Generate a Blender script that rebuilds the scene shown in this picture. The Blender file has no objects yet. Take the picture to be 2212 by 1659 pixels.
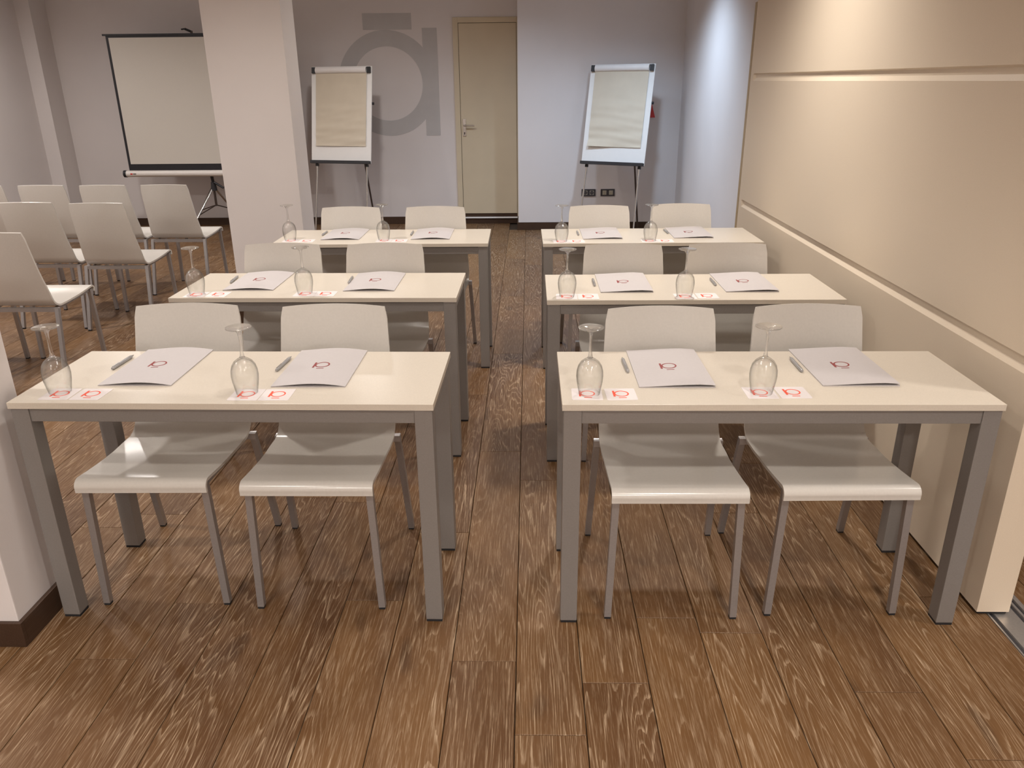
import bpy, bmesh, math, random
from mathutils import Vector, Matrix
random.seed(7)
S = bpy.context.scene
C = S.collection
PI = math.pi

# ------------------------------------------------------------------ camera
F_PX, PITCH, YAW, ROLL, CAMZ = 1681.42, 0.3710, -0.0238, -0.0097, 1.5784
cp, sp = math.cos(PITCH), math.sin(PITCH)
fw = Vector((math.sin(YAW)*cp, math.cos(YAW)*cp, -sp))
rt = Vector((math.cos(YAW), -math.sin(YAW), 0))
up = rt.cross(fw)
r2 = rt*math.cos(ROLL) + up*math.sin(ROLL)
u2 = up*math.cos(ROLL) - rt*math.sin(ROLL)
cam = bpy.data.objects.new('camera', bpy.data.cameras.new('camera'))
C.objects.link(cam)
cam.data.sensor_width = 36.0
cam.data.lens = F_PX/2212*36.0
cam.data.clip_start = 0.05
cam.matrix_world = Matrix(((r2.x, u2.x, -fw.x, 0), (r2.y, u2.y, -fw.y, 0), (r2.z, u2.z, -fw.z, CAMZ), (0, 0, 0, 1)))
S.camera = cam

# ------------------------------------------------------------------ light
w = bpy.data.worlds.new('world'); S.world = w; w.use_nodes = True
w.node_tree.nodes['Background'].inputs[0].default_value = (0.75, 0.72, 0.70, 1)
w.node_tree.nodes['Background'].inputs[1].default_value = 0.05
S.view_settings.view_transform = 'Standard'
S.view_settings.look = 'None'
S.view_settings.exposure = 0.35
S.view_settings.gamma = 1.0
S.view_settings.use_curve_mapping = False
CEIL = 2.72
WARM = (1.0, 0.93, 0.86)
NEUT = (1.0, 0.94, 0.90)
COOL = (0.62, 0.79, 1.0)
# recessed ceiling downlights and added fill spots: x, y, watts, colour, cone in degrees
LAMPS = [(-1.57, 0.40, 68, WARM, 150), (0.88, 0.35, 125, WARM, 150), (-1.57, 3.85, 95, WARM, 150), (0.74, 3.85, 122, WARM, 132),
         (-0.35, 2.10, 45, WARM, 150), (-0.35, 5.60, 60, WARM, 150),
         (-1.57, 7.30, 90, NEUT, 164), (0.88, 7.30, 135, COOL, 136), (-0.1, 7.6, 60, COOL, 150),
         (-3.4, 2.3, 185, NEUT, 160), (-4.3, 4.6, 170, NEUT, 168), (-3.75, 6.9, 90, NEUT, 168), (-5.0, 7.5, 48, NEUT, 168), (2.5, 1.6, 80, WARM, 150),  # spots over the chair backs and by the left wall are added fill
         (-1.57, -1.6, 340, WARM, 156), (0.88, -1.6, 360, WARM, 156)]  # added fill spots behind the camera, brightening surfaces that face it
for lx, ly, lw, lc, ls in LAMPS:
    ld = bpy.data.lights.new('downlight_or_fill', 'SPOT')
    ld.energy = lw; ld.color = lc; ld.spot_size = math.radians(ls); ld.spot_blend = 1.0
    ld.shadow_soft_size = 0.08
    lo = bpy.data.objects.new('downlight_or_fill', ld); C.objects.link(lo)
    lo.location = (lx, ly, CEIL-0.03)

# ------------------------------------------------------------------ materials
MATS = {}
def mat(name, col, rough=0.5, metal=0.0, spec=0.5, noise=None, bump=None):
    """noise = (scale, amount) fine colour variation, bump = (scale, strength)"""
    m = bpy.data.materials.new(name); m.use_nodes = True
    nt = m.node_tree; b = nt.nodes['Principled BSDF']
    b.inputs['Roughness'].default_value = rough
    b.inputs['Metallic'].default_value = metal
    b.inputs['Specular IOR Level'].default_value = spec
    b.inputs['Base Color'].default_value = (*col, 1)
    tc = nt.nodes.new('ShaderNodeTexCoord')
    if noise:
        n = nt.nodes.new('ShaderNodeTexNoise'); n.inputs['Scale'].default_value = noise[0]; n.inputs['Detail'].default_value = 3
        nt.links.new(tc.outputs['Object'], n.inputs['Vector'])
        r = nt.nodes.new('ShaderNodeValToRGB')
        a = noise[1]
        r.color_ramp.elements[0].color = (*[max(0, c*(1-a)) for c in col], 1)
        r.color_ramp.elements[1].color = (*[min(1, c*(1+a)) for c in col], 1)
        r.color_ramp.elements[0].position = 0.3; r.color_ramp.elements[1].position = 0.7
        nt.links.new(n.outputs['Fac'], r.inputs[0]); nt.links.new(r.outputs[0], b.inputs['Base Color'])
    if bump:
        n2 = nt.nodes.new('ShaderNodeTexNoise'); n2.inputs['Scale'].default_value = bump[0]; n2.inputs['Detail'].default_value = 4
        nt.links.new(tc.outputs['Object'], n2.inputs['Vector'])
        bp = nt.nodes.new('ShaderNodeBump'); bp.inputs['Strength'].default_value = bump[1]; bp.inputs['Distance'].default_value = 0.002
        nt.links.new(n2.outputs['Fac'], bp.inputs['Height']); nt.links.new(bp.outputs[0], b.inputs['Normal'])
    MATS[name] = m
    return m

mat('wall_paint', (0.74, 0.70, 0.69), 0.85, spec=0.2, noise=(2.0, 0.02), bump=(180, 0.12))
mat('ceiling_paint', (0.84, 0.82, 0.80), 0.9, spec=0.1, noise=(3, 0.02))
mat('logo_paint', (0.53, 0.515, 0.51), 0.75, spec=0.2, noise=(5, 0.03))
mat('door_paint', (0.64, 0.55, 0.40), 0.5, noise=(3, 0.03))
mat('partition_laminate', (0.70, 0.60, 0.475), 0.42, spec=0.4, noise=(350, 0.03))
mat('edge_profile', (0.40, 0.30, 0.17), 0.45, noise=(30, 0.05))
mat('table_laminate', (0.635, 0.575, 0.488), 0.30, spec=0.45, noise=(260, 0.035))
mat('table_metal', (0.255, 0.238, 0.225), 0.42, metal=0.25, noise=(200, 0.04))
mat('chair_lacquer', (0.63, 0.60, 0.555), 0.20, spec=0.45, noise=(140, 0.02))
mat('chair_metal', (0.40, 0.385, 0.385), 0.36, metal=0.65, noise=(150, 0.04))
mat('rubber', (0.012, 0.012, 0.014), 0.7, noise=(40, 0.1))
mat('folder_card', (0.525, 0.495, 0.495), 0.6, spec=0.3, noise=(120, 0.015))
mat('coaster_paper', (0.74, 0.69, 0.685), 0.7, spec=0.2, noise=(150, 0.015))
mat('dark_red_ink', (0.25, 0.035, 0.035), 0.6, noise=(300, 0.05))
mat('red_ink', (0.80, 0.085, 0.035), 0.6, noise=(300, 0.05))
mat('pen_plastic', (0.38, 0.38, 0.39), 0.3, metal=0.5, noise=(200, 0.05))
mat('pen_tip', (0.5, 0.5, 0.5), 0.25, metal=0.9, noise=(200, 0.05))
mat('black_plastic', (0.014, 0.014, 0.018), 0.45, noise=(60, 0.1))
mat('white_board', (0.80, 0.79, 0.77), 0.35, noise=(20, 0.01))
mat('pad_paper', (0.63, 0.56, 0.45), 0.8, spec=0.15, noise=(6, 0.03))
mat('roll_paper', (0.80, 0.775, 0.76), 0.8, spec=0.15, noise=(6, 0.02))
mat('chrome', (0.62, 0.60, 0.57), 0.22, metal=1.0, noise=(80, 0.03))
mat('dark_steel', (0.10, 0.075, 0.065), 0.4, metal=0.7, noise=(80, 0.08))
mat('screen_fabric', (0.62, 0.585, 0.53), 0.85, spec=0.15, noise=(400, 0.02))
mat('case_white', (0.74, 0.70, 0.66), 0.4, noise=(60, 0.02))
mat('socket_dark', (0.045, 0.042, 0.05), 0.4, noise=(60, 0.1))
mat('socket_insert', (0.40, 0.38, 0.31), 0.4, noise=(60, 0.05))
mat('sign_red', (0.55, 0.02, 0.02), 0.4, noise=(40, 0.05))
mat('aluminium', (0.62, 0.58, 0.54), 0.35, metal=0.75, noise=(120, 0.05))
mat('slot_dark', (0.04, 0.037, 0.04), 0.6, noise=(120, 0.1))
mat('subfloor', (0.05, 0.032, 0.02), 0.8, noise=(20, 0.1))

def wood(name, dark, light, line, scale=1.0, line_amt=0.55, rough=0.5):
    m = bpy.data.materials.new(name); m.use_nodes = True
    nt = m.node_tree; N = nt.nodes; L = nt.links; b = N['Principled BSDF']
    tc = N.new('ShaderNodeTexCoord'); oi = N.new('ShaderNodeObjectInfo')
    def math_(op, a, c=None, d=None):
        n = N.new('ShaderNodeMath'); n.operation = op
        for i, v in enumerate((a, c, d)):
            if v is None: continue
            if isinstance(v, (int, float)): n.inputs[i].default_value = v
            else: L.new(v, n.inputs[i])
        return n.outputs[0]
    rnd = oi.outputs['Random']
    off = N.new('ShaderNodeCombineXYZ')
    L.new(math_('MULTIPLY', rnd, 37.0), off.inputs[0]); L.new(math_('MULTIPLY', rnd, 91.0), off.inputs[1]); L.new(math_('MULTIPLY', rnd, 13.0), off.inputs[2])
    add = N.new('ShaderNodeVectorMath'); add.operation = 'ADD'
    L.new(tc.outputs['Object'], add.inputs[0]); L.new(off.outputs[0], add.inputs[1])
    def nz(sx, sy, det=2.0, rough_=0.5, dist=0.0):
        mp = N.new('ShaderNodeMapping'); mp.inputs['Scale'].default_value = (sx*scale, sy*scale, sx*scale)
        L.new(add.outputs[0], mp.inputs['Vector'])
        n = N.new('ShaderNodeTexNoise'); n.inputs['Scale'].default_value = 1.0
        n.inputs['Detail'].default_value = det; n.inputs['Roughness'].default_value = rough_; n.inputs['Distortion'].default_value = dist
        L.new(mp.outputs[0], n.inputs['Vector']); return n.outputs['Fac']
    def ramp(v, p0, p1):
        n = N.new('ShaderNodeMapRange'); n.interpolation_type = 'SMOOTHSTEP'
        n.inputs['From Min'].default_value = p0; n.inputs['From Max'].default_value = p1
        L.new(v, n.inputs['Value']); return n.outputs['Result']
    def mix(f, a, c):
        n = N.new('ShaderNodeMix'); n.data_type = 'RGBA'
        L.new(f, n.inputs[0])
        for i, v in ((6, a), (7, c)):
            if isinstance(v, tuple): n.inputs[i].default_value = (*v, 1)
            else: L.new(v, n.inputs[i])
        return n.outputs[2]
    big = nz(7.5, 0.62, 2.0, 0.45)             # growth rings: contour lines of a stretched noise
    jit = nz(110, 9.0, 2, 0.6)                 # ragged edge of the pores
    cont = math_('FRACT', math_('ADD', math_('MULTIPLY', big, 36.0), math_('MULTIPLY', jit, 0.5)))
    ring = math_('MULTIPLY', ramp(cont, 0.62, 0.94), math_('SUBTRACT', 1.0, ramp(cont, 0.95, 1.0)))
    fib = nz(300, 9.0, 3, 0.7)               # fine limed fibres
    fibl = ramp(fib, 0.49, 0.64)
    patch = nz(5.0, 1.6, 2, 0.5)
    dens = ramp(nz(4.0, 0.7, 1, 0.5), 0.38, 0.62)
    tone = math_('ADD', math_('MULTIPLY', ramp(patch, 0.25, 0.75), 0.5), math_('MULTIPLY', math_('FRACT', math_('MULTIPLY', rnd, 7.31)), 0.5))
    base = mix(tone, dark, light)
    knot = ramp(nz(9.0, 3.0, 1, 0.5), 0.70, 0.80)
    base = mix(math_('MULTIPLY', knot, 0.5), base, tuple(c*0.45 for c in dark))
    lines = math_('MINIMUM', math_('ADD', math_('MULTIPLY', math_('MULTIPLY', ring, math_('ADD', math_('MULTIPLY', fibl, 0.6), 0.4)), math_('ADD', math_('MULTIPLY', dens, 0.7), 0.3)), math_('MULTIPLY', fibl, 0.36)), 1.0)
    col = mix(math_('MULTIPLY', lines, line_amt), base, line)
    L.new(col, b.inputs['Base Color'])
    b.inputs['Roughness'].default_value = rough
    b.inputs['Specular IOR Level'].default_value = 0.35
    bp = N.new('ShaderNodeBump'); bp.inputs['Strength'].default_value = 0.25; bp.inputs['Distance'].default_value = 0.001
    L.new(lines, bp.inputs['Height']); L.new(bp.outputs[0], b.inputs['Normal'])
    MATS[name] = m
wood('plank_wood', (0.074, 0.031, 0.010), (0.162, 0.081, 0.029), (0.47, 0.345, 0.225), line_amt=0.70)
wood('skirting_wood', (0.040, 0.020, 0.012), (0.065, 0.036, 0.022), (0.11, 0.07, 0.05), line_amt=0.5, rough=0.4)

def glass(name, clear):
    m = bpy.data.materials.new(name); m.use_nodes = True
    nt = m.node_tree; N = nt.nodes; L = nt.links
    for n in list(N): N.remove(n)
    out = N.new('ShaderNodeOutputMaterial')
    tr = N.new('ShaderNodeBsdfTransparent'); tr.inputs[0].default_value = (0.985, 0.987, 0.985, 1)
    gl = N.new('ShaderNodeBsdfGlossy'); gl.inputs['Roughness'].default_value = 0.02; gl.inputs[0].default_value = (1, 1, 1, 1)
    lw_ = N.new('ShaderNodeLayerWeight'); lw_.inputs['Blend'].default_value = 0.5
    pw = N.new('ShaderNodeMath'); pw.operation = 'POWER'; L.new(lw_.outputs['Facing'], pw.inputs[0]); pw.inputs[1].default_value = 4.5
    fr = N.new('ShaderNodeMath'); fr.operation = 'MULTIPLY_ADD'; L.new(pw.outputs[0], fr.inputs[0]); fr.inputs[1].default_value = 0.40; fr.inputs[2].default_value = 0.035
    ed = N.new('ShaderNodeMath'); ed.operation = 'POWER'; L.new(lw_.outputs['Facing'], ed.inputs[0]); ed.inputs[1].default_value = 3.0
    ec = N.new('ShaderNodeMix'); ec.data_type = 'RGBA'; L.new(ed.outputs[0], ec.inputs[0])
    ec.inputs[6].default_value = (0.985, 0.987, 0.985, 1); ec.inputs[7].default_value = (0.42, 0.42, 0.41, 1); L.new(ec.outputs[2], tr.inputs[0])
    m1 = N.new('ShaderNodeMixShader'); L.new(fr.outputs[0], m1.inputs[0]); L.new(tr.outputs[0], m1.inputs[1]); L.new(gl.outputs[0], m1.inputs[2])
    rf = N.new('ShaderNodeBsdfGlass'); rf.inputs['IOR'].default_value = 1.5; rf.inputs['Roughness'].default_value = 0.0
    m2 = N.new('ShaderNodeMixShader'); m2.inputs[0].default_value = 1-clear
    L.new(m1.outputs[0], m2.inputs[1]); L.new(rf.outputs[0], m2.inputs[2]); L.new(m2.outputs[0], out.inputs[0])
    # faint procedural water marks keep it from being perfectly clean
    tc = N.new('ShaderNodeTexCoord'); nz = N.new('ShaderNodeTexNoise'); nz.inputs['Scale'].default_value = 40
    L.new(tc.outputs['Object'], nz.inputs['Vector'])
    mr = N.new('ShaderNodeMapRange'); mr.inputs['To Min'].default_value = 0.07; mr.inputs['To Max'].default_value = 0.12
    L.new(nz.outputs['Fac'], mr.inputs['Value']); L.new(mr.outputs[0], gl.inputs['Roughness'])
    MATS[name] = m
glass('glass_thin', 0.93)
glass('glass_solid', 0.65)

# ------------------------------------------------------------------ mesh helpers
class MB:
    def __init__(s): s.v = []; s.f = []
    def add(s, vs, fs):
        o = len(s.v); s.v += [tuple(v) for v in vs]; s.f += [tuple(i+o for i in f) for f in fs]; return s
    def box(s, x0, x1, y0, y1, z0, z1, b=0.0):
        if b <= 0:
            return s.add([(x0,y0,z0),(x1,y0,z0),(x1,y1,z0),(x0,y1,z0),(x0,y0,z1),(x1,y0,z1),(x1,y1,z1),(x0,y1,z1)],
                         [(0,3,2,1),(4,5,6,7),(0,1,5,4),(1,2,6,5),(2,3,7,6),(3,0,4,7)])
        bm = bmesh.new(); bmesh.ops.create_cube(bm, size=1)
        for v in bm.verts: v.co = Vector(((x0+x1)/2+v.co.x*(x1-x0), (y0+y1)/2+v.co.y*(y1-y0), (z0+z1)/2+v.co.z*(z1-z0)))
        bmesh.ops.bevel(bm, geom=list(bm.edges), offset=b, segments=2, profile=0.7, affect='EDGES')
        bm.verts.index_update()
        s.add([v.co.copy() for v in bm.verts], [[v.index for v in f.verts] for f in bm.faces]); bm.free(); return s
    def prism(s, poly, z0, z1):      # polygon in xy
        n = len(poly)
        return s.add([(x,y,z0) for x,y in poly]+[(x,y,z1) for x,y in poly],
                     [tuple(range(n-1,-1,-1)), tuple(range(n,2*n))]+[(i,(i+1)%n,n+(i+1)%n,n+i) for i in range(n)])
    def bar(s, a, b, w, h=None, upv=(0,0,1)):   # rectangular bar between two points
        a, b = Vector(a), Vector(b); h = h or w
        d = (b-a).normalized(); u = Vector(upv)
        if abs(d.dot(u)) > 0.98: u = Vector((0,1,0))
        e = d.cross(u).normalized(); n = e.cross(d).normalized()
        vs = []
        for p in (a, b):
            for i, j in ((-1,-1),(1,-1),(1,1),(-1,1)): vs.append(p+e*(i*w/2)+n*(j*h/2))
        return s.add(vs, [(3,2,1,0),(4,5,6,7),(0,1,5,4),(1,2,6,5),(2,3,7,6),(3,0,4,7)])
    def rod(s, a, b, r, seg=12, r1=None):
        a, b = Vector(a), Vector(b); r1 = r if r1 is None else r1
        d = (b-a).normalized(); u = Vector((0,0,1)) if abs(d.z) < 0.95 else Vector((0,1,0))
        e = d.cross(u).normalized(); n = e.cross(d).normalized()
        vs = []
        for p, q in ((a, r), (b, r1)):
            for k in range(seg):
                t = 2*PI*k/seg; vs.append(p+e*(q*math.cos(t))+n*(q*math.sin(t)))
        return s.add(vs, [tuple(range(seg-1,-1,-1)), tuple(range(seg,2*seg))]+[(k,(k+1)%seg,seg+(k+1)%seg,seg+k) for k in range(seg)])
    def lathe(s, prof, seg=32, closed=False):   # profile (r, z) about z axis
        n = len(prof); vs = []; idx = []
        for r, z in prof:
            if r < 1e-6: idx.append([len(vs)]*seg); vs.append((0,0,z))
            else:
                idx.append(list(range(len(vs), len(vs)+seg)))
                vs += [(r*math.cos(2*PI*k/seg), r*math.sin(2*PI*k/seg), z) for k in range(seg)]
        fs = []
        for i in range(n if closed else n-1):
            A, B = idx[i], idx[(i+1) % n]
            for k in range(seg):
                q = [A[k], A[(k+1)%seg], B[(k+1)%seg], B[k]]
                q2 = []
                for t in q:
                    if t not in q2: q2.append(t)
                if len(q2) > 2: fs.append(tuple(q2))
        return s.add(vs, fs)
    def grid(s, fn, nu, nv):
        vs = [fn(i/nu, j/nv) for j in range(nv+1) for i in range(nu+1)]
        return s.add(vs, [(j*(nu+1)+i, j*(nu+1)+i+1, (j+1)*(nu+1)+i+1, (j+1)*(nu+1)+i) for j in range(nv) for i in range(nu)])
    def slab(s, top, bot, nu, nv):   # closed sheet from two grids
        o = len(s.v); s.grid(top, nu, nv); p = len(s.v)
        vs = [bot(i/nu, j/nv) for j in range(nv+1) for i in range(nu+1)]
        s.add(vs, [(j*(nu+1)+i, (j+1)*(nu+1)+i, (j+1)*(nu+1)+i+1, j*(nu+1)+i+1) for j in range(nv) for i in range(nu)])
        def T(i,j): return o+j*(nu+1)+i
        def B(i,j): return p+j*(nu+1)+i
        for i in range(nu):
            s.f.append((T(i+1,0),T(i,0),B(i,0),B(i+1,0))); s.f.append((T(i,nv),T(i+1,nv),B(i+1,nv),B(i,nv)))
        for j in range(nv):
            s.f.append((T(0,j),T(0,j+1),B(0,j+1),B(0,j))); s.f.append((T(nu,j+1),T(nu,j),B(nu,j),B(nu,j+1)))
        return s
    def mesh(s, name, m, smooth=False):
        me = bpy.data.meshes.new(name); me.from_pydata(s.v, [], s.f); me.update()
        bm = bmesh.new(); bm.from_mesh(me); bmesh.ops.recalc_face_normals(bm, faces=bm.faces[:]); bm.to_mesh(me); bm.free()
        me.materials.append(MATS[m])
        if smooth:
            for p in me.polygons: p.use_smooth = True
            try: me.set_sharp_from_angle(angle=math.radians(40))
            except Exception: pass
        return me
    def build(s, name, m, parent=None, smooth=False, loc=None, rotz=0.0):
        o = bpy.data.objects.new(name, s.mesh(name, m, smooth)); C.objects.link(o)
        if parent: o.parent = parent
        if loc: o.location = loc
        o.rotation_euler[2] = rotz
        return o

def tag(o, label, cat, group=None):
    o['label'] = label; o['category'] = cat
    if group: o['group'] = group
    return o
def thing(name, label, cat, loc=(0,0,0), rotz=0.0, group=None):
    o = bpy.data.objects.new(name, None); C.objects.link(o); o.empty_display_size = 0.1
    o.location = loc; o.rotation_euler[2] = rotz
    return tag(o, label, cat, group)
def struct(o):
    o['kind'] = 'structure'; return o
def kids(o): return [c for c in bpy.data.objects if c.parent == o]
def copy_tree(o, parent=None, src=None):
    c = o.copy(); C.objects.link(c); c.parent = parent
    for ch in CH.get(o.name, kids(o)): copy_tree(ch, c)
    return c
CH = {}

# ------------------------------------------------------------------ the setting
YB, YR = 9.35, 8.90            # back wall, stepped-forward wall at the right
XL, XP, XC = -5.46, 1.403, 1.63
YF = -2.6
struct(MB().box(XL-0.1, -0.12, YB, YB+0.12, 0, CEIL).build('wall_back', 'wall_paint'))
struct(MB().box(-0.12, XC+0.1, YR, YB+0.12, 0, CEIL).build('wall_back_right', 'wall_paint'))
struct(MB().box(XL-0.1, XL, YF, YB, 0, CEIL).build('wall_left', 'wall_paint'))
struct(MB().box(XL, -5.30, 9.04, YB, 0, CEIL).build('wall_left_pier', 'wall_paint'))
struct(MB().box(XC, XC+0.1, 5.46, YR, 0, CEIL).build('wall_right', 'wall_paint'))
struct(MB().box(XC, 3.6, 5.46, 5.56, 0, CEIL).build('wall_right_return', 'wall_paint'))
struct(MB().box(3.5, 3.6, YF, 5.46, 0, CEIL).build('wall_side_room', 'wall_paint'))
struct(MB().box(XL-0.1, 3.6, YF-0.1, YF, 0, CEIL).build('wall_front', 'wall_paint'))
struct(MB().box(XL-0.1, 3.6, YF-0.1, YB+0.12, CEIL, CEIL+0.1).build('ceiling', 'ceiling_paint'))
# two square pillars in one line
struct(MB().box(-2.03, -1.53, 5.27, 5.555, 0, CEIL, 0.004).build('wall_pillar_far', 'wall_paint'))
struct(MB().box(-2.03, -1.53, 1.885, 2.125, 0, CEIL, 0.004).build('wall_pillar_near', 'wall_paint'))

# floor: a dark bed and single planks lying on it
floor = struct(MB().box(XL-0.1, 3.6, YF-0.1, YB+0.12, -0.06, -0.012).build('floor', 'subfloor'))
PW = 0.1870
KNOWN = {-1: 1.824, 1: 1.739, -3: 2.106, -6: 2.087, 2: 2.025, -2: 2.518, 5: 1.712, -7: 1.822, 0: 2.93}
TRK0, TRK1 = 1.442, 1.582      # floor track of the sliding partition
for k in range(-29, 13):
    x0 = -0.039+k*PW; x1 = x0+PW
    xa, xb = max(x0, XL), min(x1, 2.4)
    parts = []
    if xb <= TRK0: parts.append((xa, xb))
    elif xa >= TRK1: parts.append((xa, xb))
    else:
        if TRK0-xa > 0.02: parts.append((xa, TRK0))
        if xb-TRK1 > 0.02: parts.append((TRK1, xb))
    ln = 1.38
    joint = KNOWN.get(k, 1.2+random.random()*ln)
    y = joint-ln*math.ceil((joint-0.55)/ln)
    ymax = YB if xb < -0.1 else (YR if xb <= XC+0.2 else 3.2)
    if xa >= TRK1-0.01: ymax = 3.2
    while y < ymax:
        a, b_ = max(y, 0.5), min(y+ln, ymax)
        for pa, pb in parts:
            if b_-a < 0.03: continue
            hx, hy = (pb-pa)/2-0.0011, (b_-a)/2-0.0008
            e = 0.0012
            m = MB().add([(-hx,-hy,-0.012),(hx,-hy,-0.012),(hx,hy,-0.012),(-hx,hy,-0.012),
                          (-hx,-hy,-e),(hx,-hy,-e),(hx,hy,-e),(-hx,hy,-e),
                          (-hx+e,-hy+e,0),(hx-e,-hy+e,0),(hx-e,hy-e,0),(-hx+e,hy-e,0)],
                         [(0,3,2,1),(8,9,10,11),(0,1,5,4),(1,2,6,5),(2,3,7,6),(3,0,4,7),(4,5,9,8),(5,6,10,9),(6,7,11,10),(7,4,8,11)])
            m.build('plank', 'plank_wood', floor, loc=((pa+pb)/2, (a+b_)/2, 0))
        y += ln
# nearer floor outside the picture, one sheet of the same boards
o = MB().box(XL, TRK0, YF, 0.5, -0.012, 0).build('plank_sheet', 'plank_wood', floor); o['kind'] = 'stuff'
o = MB().box(TRK1, 3.5, YF, 0.5, -0.012, 0).build('plank_sheet', 'plank_wood', floor); o['kind'] = 'stuff'
o = MB().box(2.4, 3.5, 0.5, 5.46, -0.012, 0).build('plank_sheet', 'plank_wood', floor); o['kind'] = 'stuff'

# floor track: aluminium profile with two dark slots
trk = struct(MB().box(TRK0, TRK1, YF, 5.40, -0.012, -0.006).build('trim_1', 'slot_dark'))
MB().box(1.463, 1.531, YF, 5.40, -0.006, 0.0005).build('track_strip', 'aluminium', trk)
MB().box(1.4425, 1.4475, YF, 5.40, -0.006, 0.0008).build('track_rib', 'aluminium', trk)
MB().box(1.545, 1.553, YF, 5.40, -0.006, 0.001).build('track_rib', 'aluminium', trk)
MB().box(1.566, 1.5815, YF, 5.40, -0.006, 0.0008).build('track_rib', 'aluminium', trk)

# skirting boards
BH = 0.085
def skirt(name, boxes):
    m = MB()
    for bx in boxes: m.box(*bx[:4], 0, bx[4] if len(bx) > 4 else BH, 0.002)
    return struct(m.build(name, 'skirting_wood'))
skirt('baseboard_back', [(-5.30, -0.86, YB-0.014, YB)])
skirt('baseboard_back_right', [(-0.134, XC, YR-0.014, YR)])
skirt('baseboard_return', [(-0.134, -0.12, YR, YB-0.001)])
skirt('baseboard_left', [(XL, XL+0.014, YF, 9.04)])
skirt('baseboard_right', [(XC-0.014, XC, 5.46, YR-0.014)])
skirt('baseboard_pillar_far', [(-2.044, -1.516, 5.256, 5.27), (-2.044, -1.516, 5.555, 5.569), (-1.53, -1.516, 5.27, 5.555), (-2.044, -2.03, 5.27, 5.555)])
skirt('baseboard_pillar_near', [(-2.044, -1.516, 1.871, 1.885), (-2.044, -1.516, 2.125, 2.139), (-1.53, -1.516, 1.885, 2.125), (-2.044, -2.03, 1.885, 2.125)])
# riser and sill below the door
skirt('baseboard_door', [(-0.86, -0.135, YB-0.014, YB, 0.062)])
struct(MB().box(-0.86, -0.121, YB-0.03, YB, 0.064, 0.078, 0.002).build('trim_2', 'ceiling_paint'))

# door in the back wall
door = bpy.data.objects.new('door_1', None); C.objects.link(door); struct(door)
door.location = (-0.77, YB, 0.078)
def dl(m, name, mm, par=door, **k):
    return m.build(name, mm, par, **k)
dl(MB().box(-0.066, -0.008, -0.022, 0.0, 0, 2.155, 0.003), 'door_frame_post', 'door_paint')
dl(MB().box(0.634, 0.648, -0.022, 0.0, 0, 2.155, 0.003), 'door_frame_post', 'door_paint')
dl(MB().box(-0.008, 0.634, -0.022, 0.0, 2.1, 2.155, 0.003), 'door_frame_head', 'door_paint')
dl(MB().box(-0.008, 0.634, -0.003, -0.0005, 0.0, 2.1), 'door_gap', 'skirting_wood')
leaf = dl(MB().box(-0.004, 0.630, -0.012, -0.003, 0.042, 2.096, 0.002), 'door_leaf', 'door_paint')
MB().box(0.014, 0.052, -0.019, -0.012, 0.915, 1.105, 0.003).build('handle_plate', 'chrome', leaf)
hd = MB(); hd.rod((0.033, -0.018, 1.035), (0.033, -0.062, 1.035), 0.009); hd.rod((0.026, -0.058, 1.035), (0.150, -0.058, 1.032), 0.009, r1=0.0075)
hd.build('door_handle', 'chrome', leaf, smooth=True)
MB().rod((0.033, -0.0185, 0.955), (0.033, -0.0205, 0.955), 0.006).box(0.029, 0.037, -0.0205, -0.0185, 0.935, 0.955).build('keyhole', 'black_plastic', leaf)

# ------------------------------------------------------------------ letter mark, flat shapes
def ring_poly(m, cx, cy, ro, ri, fn, seg=48, th=0.0003):
    vs = []; fs = []
    for k in range(seg):
        t = 2*PI*k/seg; c, s_ = math.cos(t), math.sin(t)
        for q, dz in ((ro, 0), (ri, 0), (ro, th), (ri, th)): vs.append(fn(cx+q*c, cy+q*s_, dz))
    for k in range(seg):
        a, b = 4*k, 4*((k+1) % seg)
        fs += [(a+2, b+2, b+3, a+3), (a, a+1, b+1, b), (a, b, b+2, a+2), (a+1, a+3, b+3, b+1)]
    m.add(vs, fs)
def quad_poly(m, x0, x1, y0, y1, fn, th=0.0003, n=6):
    m.slab(lambda u, v: fn(x0+(x1-x0)*u, y0+(y1-y0)*v, th), lambda u, v: fn(x0+(x1-x0)*u, y0+(y1-y0)*v, 0), n, n)

# big grey letter mark on the back wall
cz = 1.561
lg = thing('wall_letter', 'large grey round letter with a bar above it, on the white back wall', 'wall letter', (-1.583, YB, 1.0))
fnw = lambda x, y, d: (x, -0.0005-d, y-1.0+cz)
m = MB(); ring_poly(m, 0, 0, 0.555, 0.390, fnw, 64, 0.002); m.build('letter_bowl', 'logo_paint', lg)
m = MB(); quad_poly(m, 0.408, 0.570, -0.556, 0.571, lambda x, y, d: (x, -0.001-d, y-1.0+cz), 0.002, 1); m.build('letter_stem', 'logo_paint', lg)
m = MB(); quad_poly(m, -0.240, 0.296, 0.556, 0.722, fnw, 0.002, 1); m.build('letter_bar', 'logo_paint', lg)

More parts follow.
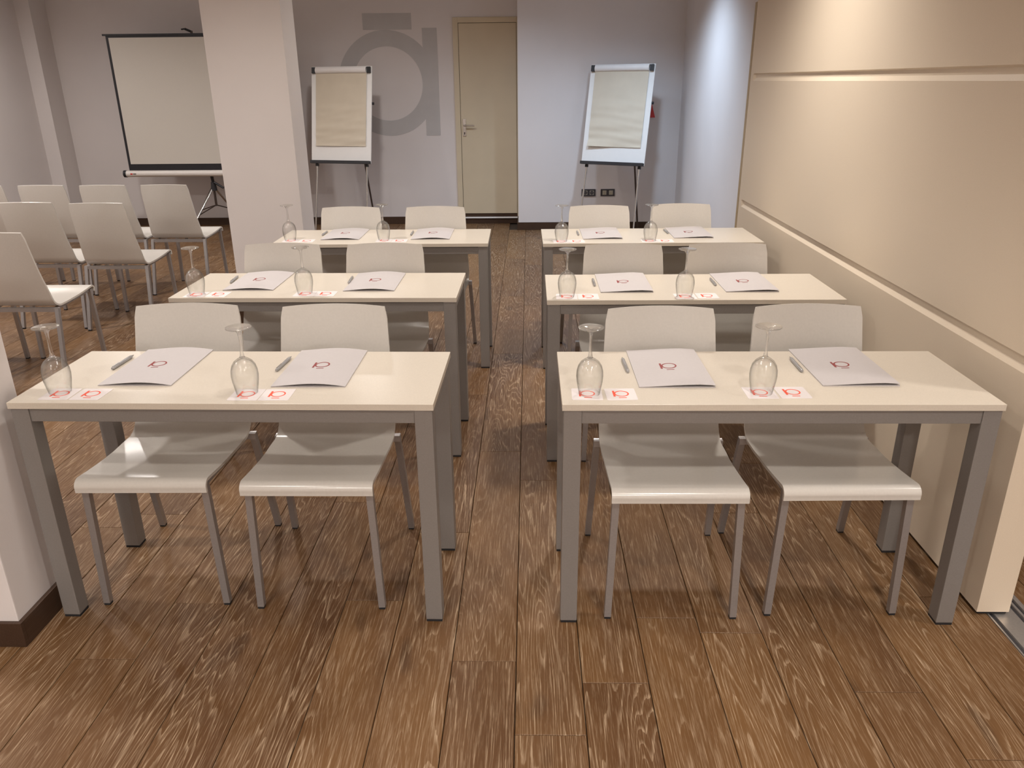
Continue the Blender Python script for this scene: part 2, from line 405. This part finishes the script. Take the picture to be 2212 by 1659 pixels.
# ------------------------------------------------------------------ sliding partition at the right
PY0, PY1, PT = 2.047, 5.325, 0.10
part = thing('sliding_partition', 'tall cream sliding partition panel with two horizontal grooves along the right side', 'partition', (XP, PY0, 0))
def groove_prof(z0, z1, dp=0.012):     # from top going down: sharp upper lip, sloping lower lip
    return [(0, z1), (dp, z1-0.006), (dp, z0+0.018), (0, z0)]
prof = [(0, 2.66)]+groove_prof(1.566, 1.610)+groove_prof(0.792, 0.838)+[(0, 0.013)]
PL = PY1-PY0
m = MB(); n = len(prof); vs = []
full = prof+[(PT, 0.013), (PT, 2.66)]
flat = [(0.0, z) for d, z in prof]+[(PT, 0.013), (PT, 2.66)]
secs = [(0.0, full), (PL-0.085, full), (PL-0.06, flat), (PL, flat)]
nn = len(full)
for yy, pr in secs: vs += [(d, yy, z) for d, z in pr]
fs = [tuple(range(nn)), tuple(range(3*nn, 4*nn))]
for s_ in range(3):
    for i in range(nn):
        fs.append((s_*nn+i, s_*nn+(i+1) % nn, (s_+1)*nn+(i+1) % nn, (s_+1)*nn+i))
m.add(vs, fs); m.build('panel_leaf', 'partition_laminate', part)
MB().box(0.006, PT-0.006, 0.004, PL-0.004, 0.004, 0.013).build('bottom_seal', 'rubber', part)
MB().box(0.004, PT-0.004, PL, PL+0.006, 0.013, 2.0).build('shadow_gap', 'rubber', part)
MB().box(0.0, PT, PL+0.006, PL+0.05, 0.004, 2.02).build('edge_profile', 'edge_profile', part)

# ------------------------------------------------------------------ tables
TH, TL, TD, LW, INS = 0.74, 1.218, 0.455, 0.051, 0.0045
TABLES = {'L1': (-0.8743, 2.2312, -0.012), 'R1': (0.7008, 2.2220, -0.001), 'L2': (-0.9099, 3.3776, -0.010),
          'R2': (0.6823, 3.3241, -0.001), 'L3': (-0.8393, 4.5324, 0.008), 'R3': (0.6837, 4.5257, 0.010)}
TNAME = {'L1': 'front left table beside the near pillar', 'R1': 'front right table at the end of the partition', 'L2': 'middle left table',
         'R2': 'middle right table', 'L3': 'rear left table', 'R3': 'rear right table'}
TLAB = {'L1': 'cream-topped grey-legged table in the front row, left of the aisle', 'R1': 'cream-topped grey-legged table in the front row, right of the aisle',
        'L2': 'cream-topped grey-legged table in the middle row, left of the aisle', 'R2': 'cream-topped grey-legged table in the middle row, right of the aisle',
        'L3': 'cream-topped grey-legged table in the back row, before the white pillar', 'R3': 'cream-topped grey-legged table in the back row, right of the aisle'}
def make_table():
    t = thing('desk_table', '', 'table')
    MB().box(-TL/2, TL/2, -TD/2, TD/2, TH-0.019, TH, 0.0012).build('table_top', 'table_laminate', t)
    hx, hy = TL/2-INS, TD/2-INS
    zt = TH-0.019
    lm = MB().box(-LW/2, LW/2, -LW/2, LW/2, 0.008, zt, 0.003).mesh('leg', 'table_metal')
    fm = MB().box(-LW/2+0.001, LW/2-0.001, -LW/2+0.001, LW/2-0.001, 0.0, 0.008).mesh('foot_pad', 'rubber')
    for sx in (-1, 1):
        for sy in (-1, 1):
            l = bpy.data.objects.new('leg', lm); C.objects.link(l); l.parent = t
            l.location = (sx*(hx-LW/2), sy*(hy-LW/2), 0)
            f = bpy.data.objects.new('foot_pad', fm); C.objects.link(f); f.parent = l
    for sy in (-1, 1):
        MB().box(-hx+LW, hx-LW, sy*(hy-0.004)-0.012*(1+sy), sy*(hy-0.004)+0.012*(1-sy), zt-0.042, zt-0.004, 0.002).build('apron_rail', 'table_metal', t)
        MB().box(-hx+LW, hx-LW, sy*(hy-0.014)-0.006, sy*(hy-0.014)+0.006, zt-0.004, zt).build('gap_shade_strip', 'rubber', t)  # black strip stands in for the shaded gap under the top
    for sx in (-1, 1):
        MB().box(sx*(hx-0.004)-0.012*(1+sx), sx*(hx-0.004)+0.012*(1-sx), -hy+LW, hy-LW, zt-0.042, zt-0.004, 0.002).build('apron_rail', 'table_metal', t)
    return t
tab0 = make_table()
for i, k in enumerate(TABLES):
    x, y, a = TABLES[k]
    t = tab0 if i == 0 else copy_tree(tab0)
    t.location = (x, y, 0); t.rotation_euler[2] = a
    t['label'] = TLAB[k]; t['group'] = 'training tables'

# ------------------------------------------------------------------ chairs
def chair_profile():
    pts = []
    # front lip (hanging nose) -> seat -> curve -> backrest ; local y: front negative
    pts.append((-0.268, 0.424))
    pts.append((-0.2685, 0.438))
    for k in range(7):
        t = PI-(PI/2)*k/6-0.0
        pts.append((-0.242+0.027*math.cos(t), 0.440+0.024*math.sin(t)))
    for k in range(1, 7):
        u = k/6; pts.append((-0.242+u*0.330, 0.464-0.022*u-0.006*math.sin(PI*u)))
    cx, czz, r = 0.092, 0.442+0.068, 0.068       # fillet
    for k in range(1, 10):
        t = -PI/2+(PI/2-0.22)*k/9
        pts.append((cx+r*math.cos(t), czz+r*math.sin(t)))
    y0, z0 = pts[-1]
    for k in range(1, 11):
        u = k/10; pts.append((y0+(0.252-y0)*u+0.006*math.sin(PI*u), z0+(0.866-z0)*u))
    return pts
CPR = chair_profile()
def make_chair():
    t = thing('side_chair', '', 'chair')
    n = len(CPR); th = 0.010
    # tangents and normals in the yz plane
    nor = []
    for i in range(n):
        a, b = CPR[max(0, i-1)], CPR[min(n-1, i+1)]
        d = Vector((b[0]-a[0], b[1]-a[1])).normalized(); nor.append(Vector((d.y, -d.x)))   # outward = below/behind
    def pt(u, v, off):
        f = v*(n-1); i = min(n-2, int(f)); fr = f-i
        y = CPR[i][0]*(1-fr)+CPR[i+1][0]*fr; z = CPR[i][1]*(1-fr)+CPR[i+1][1]*fr
        nn_ = nor[i]*(1-fr)+nor[i+1]*fr
        s_ = max(0.0, min(1.0, (z-0.47)/0.40)) if y > 0 else 0.0
        hw = 0.2005
        if y > 0.0: hw = 0.2005+0.003*math.sin(PI*min(1, s_*2.0+0.3)) - 0.020*s_
        x = (u*2-1)
        # round the two top corners
        if v > 0.97: hw -= 0.006*((v-0.97)/0.03)**2
        c = 1-x*x
        y += off*nn_.x + 0.018*c*min(1, s_*3.0)
        z += off*nn_.y + (0.006*c if v > 0.98 else 0.0)
        if y < 0.08: z -= 0.004*c*max(0, min(1, (y+0.24)/0.12))
        return (x*hw, y, z)
    m = MB(); m.slab(lambda u, v: pt(u, v, 0.0), lambda u, v: pt(u, v, th), 14, n-1)
    m.build('seat_shell', 'chair_lacquer', t, smooth=True)
    q = 0.021
    for sx in (-1, 1):
        l = MB().bar((sx*0.184, -0.236, 0.442), (sx*0.196, -0.240, 0.008), q, q, (0, 1, 0)).build('leg', 'chair_metal', t)
        MB().bar((sx*0.196, -0.240, 0.009), (sx*0.196, -0.240, 0.0), q-0.002, q-0.002, (0, 1, 0)).build('foot_pad', 'rubber', l)
        l = MB().bar((sx*0.208, 0.148, 0.432), (sx*0.222, 0.240, 0.008), q, q, (0, 1, 0)).build('leg', 'chair_metal', t)
        MB().bar((sx*0.222, 0.240, 0.009), (sx*0.222, 0.240, 0.0), q-0.002, q-0.002, (0, 1, 0)).build('foot_pad', 'rubber', l)
        MB().bar((sx*0.178, -0.230, 0.436), (sx*0.178, 0.140, 0.418), 0.018, 0.016).build('side_rail', 'chair_metal', t)
    MB().box(-0.219, 0.219, 0.137, 0.159, 0.411, 0.433).build('cross_bar', 'chair_metal', t)
    MB().box(-0.184, 0.184, -0.245, -0.227, 0.424, 0.440).build('front_bar', 'chair_metal', t)
    return t
ch0 = make_chair()
DESK = {'L1a': (-1.181, 2.326, 0.010), 'L1b': (-0.669, 2.309, 0.0), 'R1a': (0.440, 2.269, 0.004), 'R1b': (0.940, 2.290, 0.018),
        'L2a': (-1.171, 3.403, 0), 'L2b': (-0.681, 3.392, 0), 'R2a': (0.437, 3.350, 0), 'R2b': (0.919, 3.356, 0.0),
        'L3a': (-1.091, 4.553, 0), 'L3b': (-0.572, 4.550, 0), 'R3a': (0.426, 4.550, 0), 'R3b': (0.929, 4.598, 0)}
SIDE = {'La': 'pillar-side seat', 'Lb': 'aisle seat', 'Ra': 'aisle seat', 'Rb': 'partition-side seat'}
ROW = {'1': 'front', '2': 'middle', '3': 'back'}
def where(k):      # L1a -> words
    return {'L': 'left', 'R': 'right'}[k[0]], ROW[k[1]], SIDE[k[0]+k[2]]
first = True
for k, (x, y, a) in DESK.items():
    c = ch0 if first else copy_tree(ch0); first = False
    c.location = (x, y, 0); c.rotation_euler[2] = a
    sd, rw, st = where(k)
    c['label'] = 'white moulded chair pushed under the %s %s table, %s' % (rw, sd, st)
    c['group'] = 'chairs at the training tables'
AUD = [(-2.820, 4.265, 'white chair seen from behind, nearest in the seating beside the near pillar'),
       (-3.310, 4.265, 'white chair mostly hidden behind the near pillar at the left edge'),
       (-2.805, 5.320, 'white chair seen from behind, second row of the side seating, right one'),
       (-3.300, 5.370, 'white chair seen from behind, second row of the side seating, left one'),
       (-2.784, 6.275, 'white chair seen from behind in front of the projection screen tripod, beside the pillar'),
       (-3.258, 6.275, 'white chair in the farthest side row, second from the white pillar'),
       (-3.744, 6.290, 'white chair in the farthest side row, third from the white pillar'),
       (-4.225, 6.290, 'white chair in the farthest side row, cut off by the left edge')]
for x, y, lab in AUD:
    c = copy_tree(ch0); c.location = (x, y, 0); c.rotation_euler[2] = PI
    c['label'] = lab; c['group'] = 'chairs of the side seating'

# ------------------------------------------------------------------ tabletop things
SET = {  # glass, coaster under it, spare coaster, pen (near end, far end), folder (front-left, front-right, back-right, back-left)
 'L1a': ((-1.376, 2.094), (-1.366, 2.075), (-1.274, 2.074), (-1.314, 2.276), (-1.308, 2.409), (-1.290, 2.142, 0.00)),
 'L1b': ((-0.820, 2.085), (-0.817, 2.070), (-0.728, 2.070), (-0.788, 2.261), (-0.778, 2.392), (-0.765, 2.130, 0.00)),
 'R1a': ((0.172, 2.076), (0.165, 2.072), (0.262, 2.071), (0.303, 2.244), (0.299, 2.377), (0.321, 2.122, 0.00)),
 'R1b': ((0.664, 2.082), (0.660, 2.081), (0.753, 2.083), (0.833, 2.240), (0.836, 2.379), (0.857, 2.133, 0.00)),
 'L2a': ((-1.423, 3.222), (-1.421, 3.208), (-1.328, 3.212), (-1.343, 3.400), (-1.354, 3.535), (-1.334, 3.278, 0.00)),
 'L2b': ((-0.958, 3.224), (-0.956, 3.216), (-0.868, 3.216), (-0.806, 3.385), (-0.815, 3.520), (-0.803, 3.258, 0.00)),
 'R2a': ((0.157, 3.155), (0.156, 3.156), (0.245, 3.156), (0.286, 3.322), (0.286, 3.457), (0.303, 3.218, 0.00)),
 'R2b': ((0.641, 3.146), (0.646, 3.152), (0.738, 3.160), (0.810, 3.322), (0.813, 3.457), (0.831, 3.220, 0.00)),
 'L3a': ((-1.364, 4.418), (-1.360, 4.414), (-1.268, 4.404), (-1.216, 4.557), (-1.216, 4.692), (-1.195, 4.428, 0.00)),
 'L3b': ((-0.828, 4.420), (-0.824, 4.404), (-0.735, 4.396), (-0.692, 4.550), (-0.696, 4.685), (-0.676, 4.426, 0.00)),
 'R3a': ((0.181, 4.350), (0.178, 4.352), (0.266, 4.354), (0.286, 4.522), (0.284, 4.657), (0.306, 4.408, 0.00)),
 'R3b': ((0.675, 4.356), (0.672, 4.356), (0.760, 4.356), (0.810, 4.560), (0.803, 4.694), (0.822, 4.424, 0.00))}

# upturned stemmed glass
def make_glass():
    t = thing('wine_glass', '', 'glass')
    outer = [(0.0300, 0.0), (0.0335, 0.018), (0.0370, 0.038), (0.0385, 0.055), (0.0375, 0.070), (0.0335, 0.085), (0.0260, 0.0965), (0.0165, 0.104), (0.0085, 0.1085)]
    inner = [(0.0, 0.1035), (0.009, 0.1030), (0.0165, 0.0995), (0.0255, 0.0925), (0.0325, 0.0825), (0.0364, 0.069), (0.0373, 0.055), (0.0358, 0.038), (0.0323, 0.018), (0.0291, 0.0)]
    MB().lathe(inner+outer[:1]+outer[1:]+[(0.0, 0.1085)], 40).build('bowl', 'glass_thin', t, smooth=True)
    st = [(0.0, 0.1086), (0.0085, 0.1086), (0.0062, 0.113), (0.0050, 0.122), (0.0042, 0.140), (0.0038, 0.158), (0.0042, 0.172), (0.0060, 0.182), (0.0120, 0.1895), (0.0230, 0.1935), (0.0345, 0.1955), (0.0362, 0.1970), (0.0362, 0.1985), (0.0340, 0.1992), (0.0, 0.1985)]
    MB().lathe(st, 40).build('stem_and_foot', 'glass_solid', t, smooth=True)
    return t
gl0 = make_glass()

CS = 0.087
def make_coaster():
    t = thing('paper_coaster', '', 'coaster')
    h = CS/2; r = 0.004
    poly = []
    for cx, cy, a0 in ((h-r, h-r, 0), (-h+r, h-r, 90), (-h+r, -h+r, 180), (h-r, -h+r, 270)):
        for k in range(4):
            a = math.radians(a0+30*k); poly.append((cx+r*math.cos(a), cy+r*math.sin(a)))
    MB().prism(poly, 0, 0.0010).build('coaster_card', 'coaster_paper', t)
    m = MB(); R = 0.0215; fn = lambda x, y, d: (x, y+0.004, 0.00105+d)
    ring_poly(m, 0.002, 0, R, R*0.80, fn, 40, 0.0001)
    quad_poly(m, -R*1.06, -R*0.78, -R*1.02, R*1.02, lambda x, y, d: (x, y+0.004, 0.00108+d), 0.0001, 1)
    quad_poly(m, -R*0.42, R*0.62, -R*1.52, -R*1.32, fn, 0.0001, 1)
    m.build('printed_letter', 'red_ink', t)
    return t
co0 = make_coaster()

FWD, FDP = 0.222, 0.330
def make_folder(side):
    t = thing('paper_folder', '', 'folder')
    def zf(u):
        if side == 'L': return 0.0034+0.0085*math.sin(PI*min(1, max(0, u))**1.25)
        return 0.0036+0.0075*math.sin(PI*0.5*min(1, u*1.12))**1.4*(1-0.35*max(0, u-0.8)/0.2)
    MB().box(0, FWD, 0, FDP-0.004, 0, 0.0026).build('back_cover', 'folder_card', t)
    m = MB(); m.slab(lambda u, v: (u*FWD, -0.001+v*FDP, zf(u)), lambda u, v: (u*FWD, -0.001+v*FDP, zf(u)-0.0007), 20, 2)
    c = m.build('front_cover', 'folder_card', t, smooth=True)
    R = 0.0235; cx, cy = FWD*0.50, FDP*0.5
    fn = lambda x, y, d: (cx+x, cy+y, zf((cx+x)/FWD)+0.0002+d)
    m = MB(); ring_poly(m, 0.002, 0, R, R*0.80, fn, 40, 0.0001)
    quad_poly(m, -R*1.10, -R*0.84, -R*1.04, R*1.0, lambda x, y, d: fn(x, y, d+0.00004), 0.0001, 4)
    quad_poly(m, -R*0.42, R*0.58, -R*1.50, -R*1.32, fn, 0.0001, 4)
    m.build('printed_letter', 'dark_red_ink', c)
    return t
fo0 = {'L': make_folder('L'), 'R': make_folder('R')}

def make_pen():
    t = thing('ballpoint_pen', '', 'pen')
    def lz(m, prof):
        m.lathe(prof, 14)
        m.v = [(x, z, y+0.0055) for x, y, z in m.v]; return m     # axis along local +y
    lz(MB(), [(0.0, 0.016), (0.0045, 0.016), (0.0055, 0.024), (0.0055, 0.060), (0.0052, 0.128), (0.004, 0.132), (0.0, 0.132)]).build('barrel', 'pen_plastic', t, smooth=True)
    lz(MB(), [(0.0, 0.0), (0.0009, 0.0), (0.0022, 0.008), (0.0045, 0.016), (0.0, 0.016)]).build('tip', 'pen_tip', t, smooth=True)
    MB().box(-0.0018, 0.0018, 0.088, 0.128, 0.0105, 0.0122).build('clip', 'pen_tip', t)
    return t
pe0 = make_pen()
ZT = TH
used = {'g': 0, 'c': 0, 'p': 0, 'L': 0, 'R': 0}
def nxt(key, proto):
    used[key] += 1
    return proto if used[key] == 1 else copy_tree(proto)
for k, (g, c1, c2, p0, p1, f) in SET.items():
    sd, rw, st = where(k); rot = TABLES[k[:2]][2]
    o = nxt('g', gl0); o.location = (g[0], g[1], ZT+0.0013); o.rotation_euler[2] = random.random()*6
    o['label'] = 'upturned stemmed glass on the %s %s table, %s' % (rw, sd, st); o['group'] = 'upturned glasses on the tables'
    o = nxt('c', co0); o.location = (c1[0], c1[1], ZT); o.rotation_euler[2] = rot+random.uniform(-0.04, 0.04)
    o['label'] = 'white coaster with red letter under the glass, %s %s table, %s' % (rw, sd, st); o['group'] = 'paper coasters'
    o = nxt('c', co0); o.location = (c2[0], c2[1], ZT); o.rotation_euler[2] = rot+random.uniform(-0.03, 0.03)
    o['label'] = 'uncovered white coaster with red letter, %s %s table, %s' % (rw, sd, st); o['group'] = 'paper coasters'
    a = math.atan2(-(p1[0]-p0[0]), p1[1]-p0[1])
    o = nxt('p', pe0); o.rotation_euler[2] = a+PI; o.location = (p1[0], p1[1], ZT)
    o['label'] = 'grey ballpoint pen beside the folder on the %s %s table, %s' % (rw, sd, st); o['group'] = 'pens on the tables'
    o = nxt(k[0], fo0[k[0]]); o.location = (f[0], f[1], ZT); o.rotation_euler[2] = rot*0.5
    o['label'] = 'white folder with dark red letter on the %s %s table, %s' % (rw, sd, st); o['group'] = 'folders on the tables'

# ------------------------------------------------------------------ flipcharts
def flipchart(bx, by, bz, yaw, tilt, label, curl):
    W_, H_ = 0.70, 0.995
    t = thing('flipchart', label, 'flipchart', (bx, by, 0), -yaw)
    # local frame: x right, y backward ; the board leans backward
    ct, st = math.cos(tilt), math.sin(tilt)
    def P(x, h, d=0.0):   # point on the board: h along board, d out of the board towards the room
        return (x, h*st-d*ct, bz+h*ct+d*st)
    def panel(m, x0, x1, h0, h1, d0, d1):
        m.slab(lambda u, v: P(x0+(x1-x0)*u, h0+(h1-h0)*v, d1), lambda u, v: P(x0+(x1-x0)*u, h0+(h1-h0)*v, d0), 1, 1); return m
    panel(MB(), -W_/2, W_/2, 0.0, H_, -0.012, 0.0).build('board', 'white_board', t)
    # paper pad with wrinkles
    pw0, pw1, ph0, ph1 = -0.295, 0.292, 0.175, 0.935
    rr = random.Random(int(bx*100)+5)
    ph = [rr.uniform(0, 6) for _ in range(4)]
    def wr(u, v):
        a = max(0.0, 1-v*1.35)
        s_ = (math.sin(v*46+2.0*u+ph[0])*0.5+math.sin(v*27-3.0*u+ph[1])*0.7+math.sin(v*70+4*math.sin(u*3+ph[2]))*0.25)
        z = 0.009+0.0035*s_*(0.15+a)
        if curl: z += 0.020*max(0, 0.10-v)/0.10*max(0, 1-u*2.2)
        return max(0.0045, z)
    m = MB(); m.slab(lambda u, v: P(pw0+(pw1-pw0)*u, ph0+(ph1-ph0)*v, wr(u, v)+0.0008), lambda u, v: P(pw0+(pw1-pw0)*u, ph0+(ph1-ph0)*v, wr(u, v)), 24, 70)
    m.build('paper_pad', 'pad_paper', t, smooth=True)
    panel(MB(), pw0+0.003, pw1-0.003, ph0+0.004, ph1, 0.0005, 0.004).build('pad_backing', 'pad_paper', t)
    # sheets thrown over the top
    m = MB(); seg = 16
    def roll(u, v):
        a = -0.55*PI+v*1.35*PI
        r = 0.034-0.010*math.sin(PI*u)*max(0, 0.3-v)
        return P(pw0+(pw1-pw0)*u, 0.955+r*math.sin(a), 0.006+r*0.9*math.cos(a))
    def roll2(u, v):
        a = -0.55*PI+v*1.35*PI; r = 0.030-0.010*math.sin(PI*u)*max(0, 0.3-v)
        return P(pw0+(pw1-pw0)*u, 0.955+r*math.sin(a), 0.006+r*0.9*math.cos(a))
    m.slab(roll, roll2, 12, seg); m.build('turned_sheets', 'roll_paper', t, smooth=True)
    for sx in (-1, 1):
        cx = sx*0.315+ (0.004 if sx > 0 else -0.004)
        panel(MB(), cx-0.019, cx+0.019, 0.925, 0.985, 0.0005, 0.026).build('clamp', 'black_plastic', t)
    panel(MB(), -W_/2+0.002, W_/2-0.002, -0.008, 0.022, 0.0005, 0.045).build('pen_tray', 'black_plastic', t)
    tb = bz*math.tan(tilt)
    for sx in (-1, 1):
        x = sx*0.295
        a = P(x, 0.0, -0.022); e = (x*1.06, -tb+0.02, 0.0)
        m = MB(); m.rod(P(x, 0.5, -0.022), P(x, -0.10, -0.022), 0.011, 12); d = Vector(e)-Vector(P(x, -0.10, -0.022))
        m.rod(P(x, -0.10, -0.022), Vector(e), 0.009, 12); m.build('leg', 'chrome', t, smooth=True)
        panel(MB(), x-0.014, x+0.014, -0.035, -0.008, -0.036, -0.008).build('leg_clamp', 'black_plastic', t)
    m = MB(); a = Vector(P(0.10, 0.80, -0.03)); e = Vector((0.16, 0.44, 0.0)); m.rod(a, e, 0.010, 12); m.build('leg', 'dark_steel', t, smooth=True)
    m = MB(); m.rod(P(W_/2-0.01, 0.62, -0.02), P(W_/2+0.016, 0.62, -0.02), 0.014, 12); m.build('clamp_knob', 'black_plastic', t, smooth=True)
    return t
flipchart(-2.042, 8.715, 0.767, 0.23, 0.207, 'flipchart with cream paper pad standing left, in front of the grey wall letter', False)
flipchart(0.868, 8.440, 0.757, 0.48, 0.207, 'flipchart with paper pad standing right, before the bluish wall and sockets', True)

# ------------------------------------------------------------------ projection screen on a tripod
SX, SY = -3.52, 8.80
scr = thing('projection_screen', 'white pull-up projection screen with black border on a tripod, left of the pillar', 'projection screen', (SX, SY, 0))
HW, Z0, Z1 = 0.90, 0.695, 2.060
MB().box(-HW, HW, -0.002, 0.0, Z0, Z1).build('screen_border', 'black_plastic', scr)
MB().box(-HW+0.028, HW-0.028, -0.0035, -0.0022, Z0+0.068, Z1-0.022).build('screen_sheet', 'screen_fabric', scr)
MB().box(-HW-0.03, HW+0.03, -0.010, 0.006, Z1-0.004, Z1+0.014).build('top_bar', 'black_plastic', scr)
m = MB(); m.rod((-HW-0.035, -0.005, 0.660), (HW+0.035, -0.005, 0.660), 0.034, 20); m.build('roll_case', 'case_white', scr, smooth=True)
for sx in (-1, 1):
    MB().rod((sx*(HW+0.033), -0.005, 0.660), (sx*(HW+0.062), -0.005, 0.660), 0.038, 20).build('end_cap', 'black_plastic', scr, smooth=True)
MB().box(-HW+0.02, -HW+0.045, -0.0405, -0.038, 0.655, 0.668).build('case_mark', 'sign_red', scr)
MB().box(-HW+0.05, -HW+0.085, -0.0405, -0.038, 0.658, 0.666).build('case_mark', 'dark_steel', scr)
MB().rod((0, 0.03, 0.30), (0, 0.03, 2.10), 0.013, 12).build('pole', 'dark_steel', scr, smooth=True)
MB().rod((0, 0.03, 2.09), (-0.05, -0.01, 2.115), 0.012, 10).rod((-0.05, -0.01, 2.115), (-0.085, -0.015, 2.11), 0.008, 10).build('hook', 'black_plastic', scr, smooth=True)
m = MB(); m.rod((0, 0.03, 0.47), (0, 0.03, 0.56), 0.035, 14, 0.025); m.rod((0, 0.03, 0.56), (0.0, 0.01, 0.635), 0.016, 12); m.build('tripod_head', 'black_plastic', scr, smooth=True)
MB().rod((0.02, 0.01, 0.56), (0.12, 0.0, 0.50), 0.012, 10).build('crank_handle', 'black_plastic', scr, smooth=True)
for (ex, ey, mm) in ((-0.42, 0.30, 'dark_steel'), (-0.20, -0.42, 'chrome'), (0.16, 0.44, 'chrome')):
    e = Vector((ex, ey, 0.012))
    l = MB().rod((ex*0.05, 0.03, 0.50), e, 0.011, 12).build('leg', mm, scr, smooth=True)
    MB().rod(e+Vector((0, 0, -0.012)), e+Vector((0, 0, 0.012)), 0.016, 12).build('foot_pad', 'rubber', l, smooth=True)
    mid = Vector((ex*0.05, 0.03, 0.50)).lerp(e, 0.55)
    MB().rod((0, 0.03, 0.31), mid, 0.006, 8).build('brace', 'dark_steel', scr)

# ------------------------------------------------------------------ wall sockets and red sign
def socket(x0, kind, label):
    t = thing('wall_socket', label, 'wall socket', (x0, YR, 0.41), 0, 'double wall plates')
    MB().box(-0.078, 0.078, -0.011, 0.0, -0.039, 0.039, 0.003).build('plate', 'socket_dark', t)
    for sx in (-1, 1):
        cx = sx*0.036
        if kind == 'power':
            ins = MB().box(cx-0.023, cx+0.023, -0.0125, -0.011, -0.023, 0.023).build('insert', 'socket_insert', t)
            MB().rod((cx, -0.0128, 0), (cx, -0.0124, 0), 0.0205, 20).build('socket_well', 'socket_dark', ins)
            mm = MB(); mm.rod((cx-0.008, -0.0130, 0), (cx-0.008, -0.0127, 0), 0.003, 8); mm.rod((cx+0.008, -0.0130, 0), (cx+0.008, -0.0127, 0), 0.003, 8)
            mm.build('contact', 'socket_insert', ins)
        else:
            ins = MB().box(cx-0.022, cx+0.022, -0.0140, -0.011, -0.024, 0.024, 0.001).build('insert', 'socket_insert', t)
            MB().box(cx-0.002, cx+0.002, -0.0144, -0.0138, -0.020, 0.010).build('insert_slot', 'edge_profile', ins)
socket(0.664, 'power', 'dark double power socket low on the bluish wall, left one')
socket(0.877, 'data', 'dark wall plate with two pale inserts, right of the power socket')
rs = thing('red_wall_sign', 'small red triangular sign on the wall, peeking out right of the right flipchart', 'sign', (1.30, YR, 1.20))
MB().add([(-0.055, 0, 0), (0.055, 0, 0), (0, 0, 0.19), (-0.055, -0.03, 0), (0.055, -0.03, 0), (0, -0.03, 0.19)],
         [(0, 2, 1), (3, 4, 5), (0, 1, 4, 3), (1, 2, 5, 4), (2, 0, 3, 5)]).build('sign_body', 'sign_red', rs)
